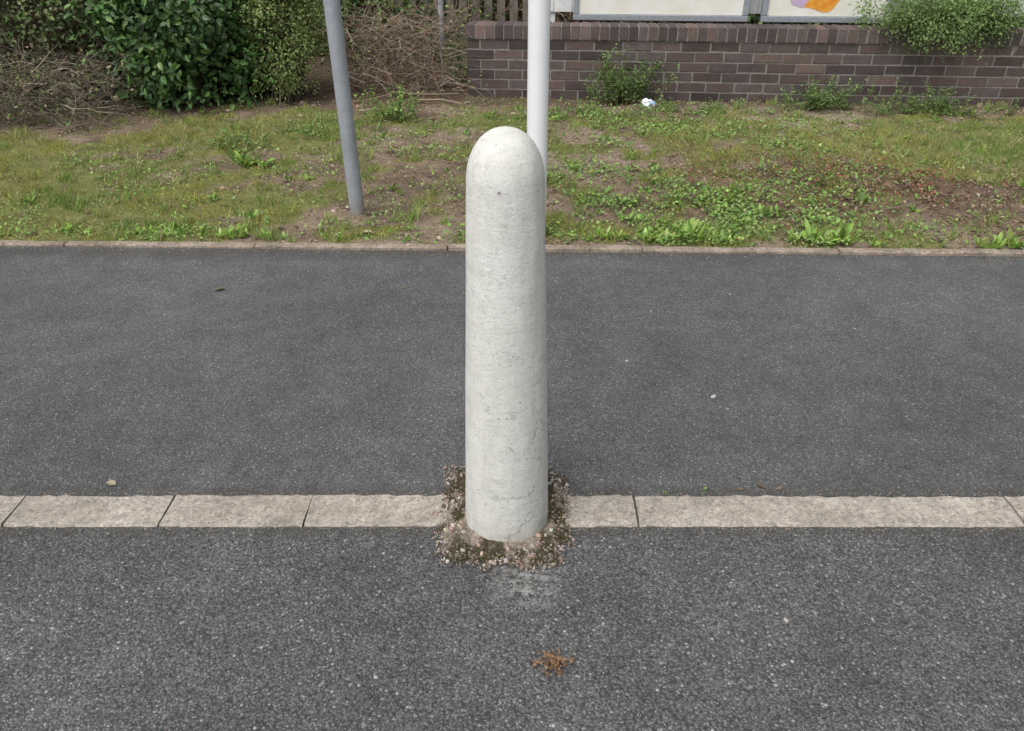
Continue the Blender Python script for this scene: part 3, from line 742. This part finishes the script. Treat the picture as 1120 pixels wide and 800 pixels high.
for j in range(nr-1):
    for i in range(na):
        a = 1+j*na+i; b = 1+j*na+(i+1) % na; F.append((a, a+na, b+na)); F.append((a, b+na, b))
mesh_from('broken_footing_patch', V, F, np.array(C), attrmat('footing_grit', .95, .15, 160, .008, .4, 1.45), True)
n = 4200; a = rng.uniform(0, 6.283, n); rr_ = np.array([rim(t) for t in a])*np.sqrt(rng.uniform(.25, 1.2, n))
x = -.02+rr_*np.cos(a); y = PY+rr_*np.sin(a); s = rng.uniform(.002, .0048, n)*(1+1.6*(rng.uniform(0, 1, n) > .94))
V, F, Cc = inst(PEB, PEB_F, np.stack([x, y, .005+s*.25], 1), randrot(n), s[:, None]*rng.uniform(.6, 1.2, (n, 3))*1.3, pick([(.34, .28, .24), (.42, .36, .31), (.22, .18, .15), (.5, .46, .42), (.13, .11, .09), (.36, .26, .21), (.17, .14, .11)], n, .3))
mesh_from('loose_gravel', V, F, Cc, MAT_peb, False)
n = 14000; a = rng.uniform(0, 6.283, n); e_ = np.sqrt(rng.uniform(.35, 1.1, n)); rr_ = np.array([rim(t) for t in a])*e_; x = -.02+rr_*np.cos(a); y = PY+rr_*np.sin(a)
k = patch_moss(x, y, e_) > .55; x, y = x[k], y[k]; n = len(x)
az = rng.uniform(0, 6.28, n); ti = rng.uniform(0, 1.2, n); s = rng.uniform(.003, .008, n)
V, F, Cc = inst(BLADE, BLADE_F, np.stack([x, y, np.full(n, .006)], 1), frames(np.stack([np.cos(az)*np.sin(ti), np.sin(az)*np.sin(ti), np.cos(ti)], 1), rng.normal(0, 1, (n, 3))), np.stack([s*.35, s, s], 1), pick([(.13, .13, .045), (.16, .15, .055), (.15, .12, .07), (.09, .08, .05)], n, .3))
mesh_from('moss', V, F, Cc, MAT_grass)

n = 1300; x = rng.uniform(-3, 3, n); y = rng.uniform(.5, 3.3, n); s = rng.uniform(.001, .0024, n)
k = ~((y > 1.49) & (y < 1.66)); x, y, s = x[k], y[k], s[k]
n2_ = 1800; x2 = rng.uniform(-2.5, 2.5, n2_); y2 = np.where(rng.uniform(0, 1, n2_) > .5, 1.512-abs(rng.normal(0, .006, n2_)), 1.640+abs(rng.normal(0, .008, n2_)))-.0013*x2; s2 = rng.uniform(.001, .0026, n2_)
n3_ = 900; x3 = rng.uniform(-3.5, 3.5, n3_); y3 = EY(x3)-abs(rng.normal(0, .03, n3_)); s3 = rng.uniform(.0015, .004, n3_)
big = np.array([(.405, 2.36, .010), (.66, 2.13, .013), (.69, 2.06, .007), (-.285, 1.06, .008), (.62, 1.21, .009), (.55, 2.75, .005), (-.32, 1.42, .004), (.9, 2.9, .007), (1.3, 2.6, .005), (.60, 1.10, .006)])
x = np.concatenate([x, x2, x3, big[:, 0]]); y = np.concatenate([y, y2, y3, big[:, 1]]); s = np.concatenate([s, s2, s3, big[:, 2]]); n = len(x)
sc3 = s[:, None]*rng.uniform(.7, 1.3, (n, 3))*1.6; ang = rng.uniform(0, 6.28, n)
R = np.zeros((n, 3, 3)); R[:, 0, 0] = np.cos(ang); R[:, 0, 1] = -np.sin(ang); R[:, 1, 0] = np.sin(ang); R[:, 1, 1] = np.cos(ang); R[:, 2, 2] = 1; sc3[:, 2] *= .5
cc_ = pick([(.36, .33, .3), (.28, .26, .24), (.42, .38, .32), (.2, .17, .13), (.3, .22, .16)], n, .3); cc_[-len(big):] = pick([(.42, .39, .35), (.45, .42, .4)], len(big), .1)
V, F, Cc = inst(PEB, PEB_F, np.stack([x, y, s*.15], 1), R, sc3, cc_)
mesh_from('scattered_grit', V, F, Cc, MAT_peb, True)

def litterleaf(name, lst, mat):
    P = np.array([(a, b, .004) for a, b, *_ in lst]); n = len(P)
    az = np.array([l[2] for l in lst]); s = np.array([l[3] for l in lst]); c = np.array([l[4] for l in lst])
    d = np.stack([np.cos(az), np.sin(az), np.full(n, .12)], 1)
    V, F, Cc = inst(LEAF, LEAF_F, P, frames(d, np.tile([0, 0, 1.], (n, 1))+rng.normal(0, .2, (n, 3))), np.stack([s*1.1, s, s*1.5], 1), c); return mesh_from(name, V, F, Cc, mat)
litterleaf('fallen_leaves', [(-1.24, 2.93, .3, .05, (.2, .19, .09)), (-1.10, 1.68, 2.8, .035, (.42, .37, .25)), (-.56, 2.2, 1., .015, (.3, .27, .2)),
   (.62, 1.66, 0, .022, (.2, .15, .1)), (.70, 1.665, 2.5, .03, (.17, .12, .08)), (.73, 1.66, .4, .022, (.24, .18, .12)), (.60, 1.9, .8, .018, (.17, .11, .08)), (-.46, 2.95, .8, .02, (.2, .16, .1))], MAT_leaf)
lst = []
for i in range(110):
    r_ = abs(rng.normal(0, .017)); a = rng.uniform(0, 6.28); lst.append((.088+r_*math.cos(a)*1.1, 1.09+r_*math.sin(a), rng.uniform(0, 6.28), rng.uniform(.005, .018), tuple(np.array((.24, .15, .09))*rng.uniform(.4, 1.7))))
o = litterleaf('dead_brown_sprig', lst, MAT_leaf)
for i, v in enumerate(o.data.vertices): v.co.z += rng.uniform(0, .005)+.004*((i//8) % 4)
rosette('pavement_seedling', .42, 1.645, .024, 12, [(.2, .38, .06), (.28, .46, .09)], .6, 2., .003)
rosette('pavement_seedling', .53, 1.652, .012, 8, [(.18, .32, .06)], .6, 2., .003)

bm = bmesh.new(); bmesh.ops.create_icosphere(bm, subdivisions=3, radius=.042)
for v in bm.verts:
    f = 1+rng.uniform(-.3, .3); v.co *= f; v.co.z *= .9; v.co.x *= 1.2
ml = M('plastic_wrapper'); MAT_l = ml.fin(ml.ramp(ml.noise(22, 2).outputs[0], [(.45, (.78, .8, .82)), (.55, (.75, .77, .8)), (.6, (.25, .42, .6))]), .3)
o = bm_obj(bm, 'crumpled_plastic_wrapper', MAT_l); o.location = (1.04, 6.13, .05)
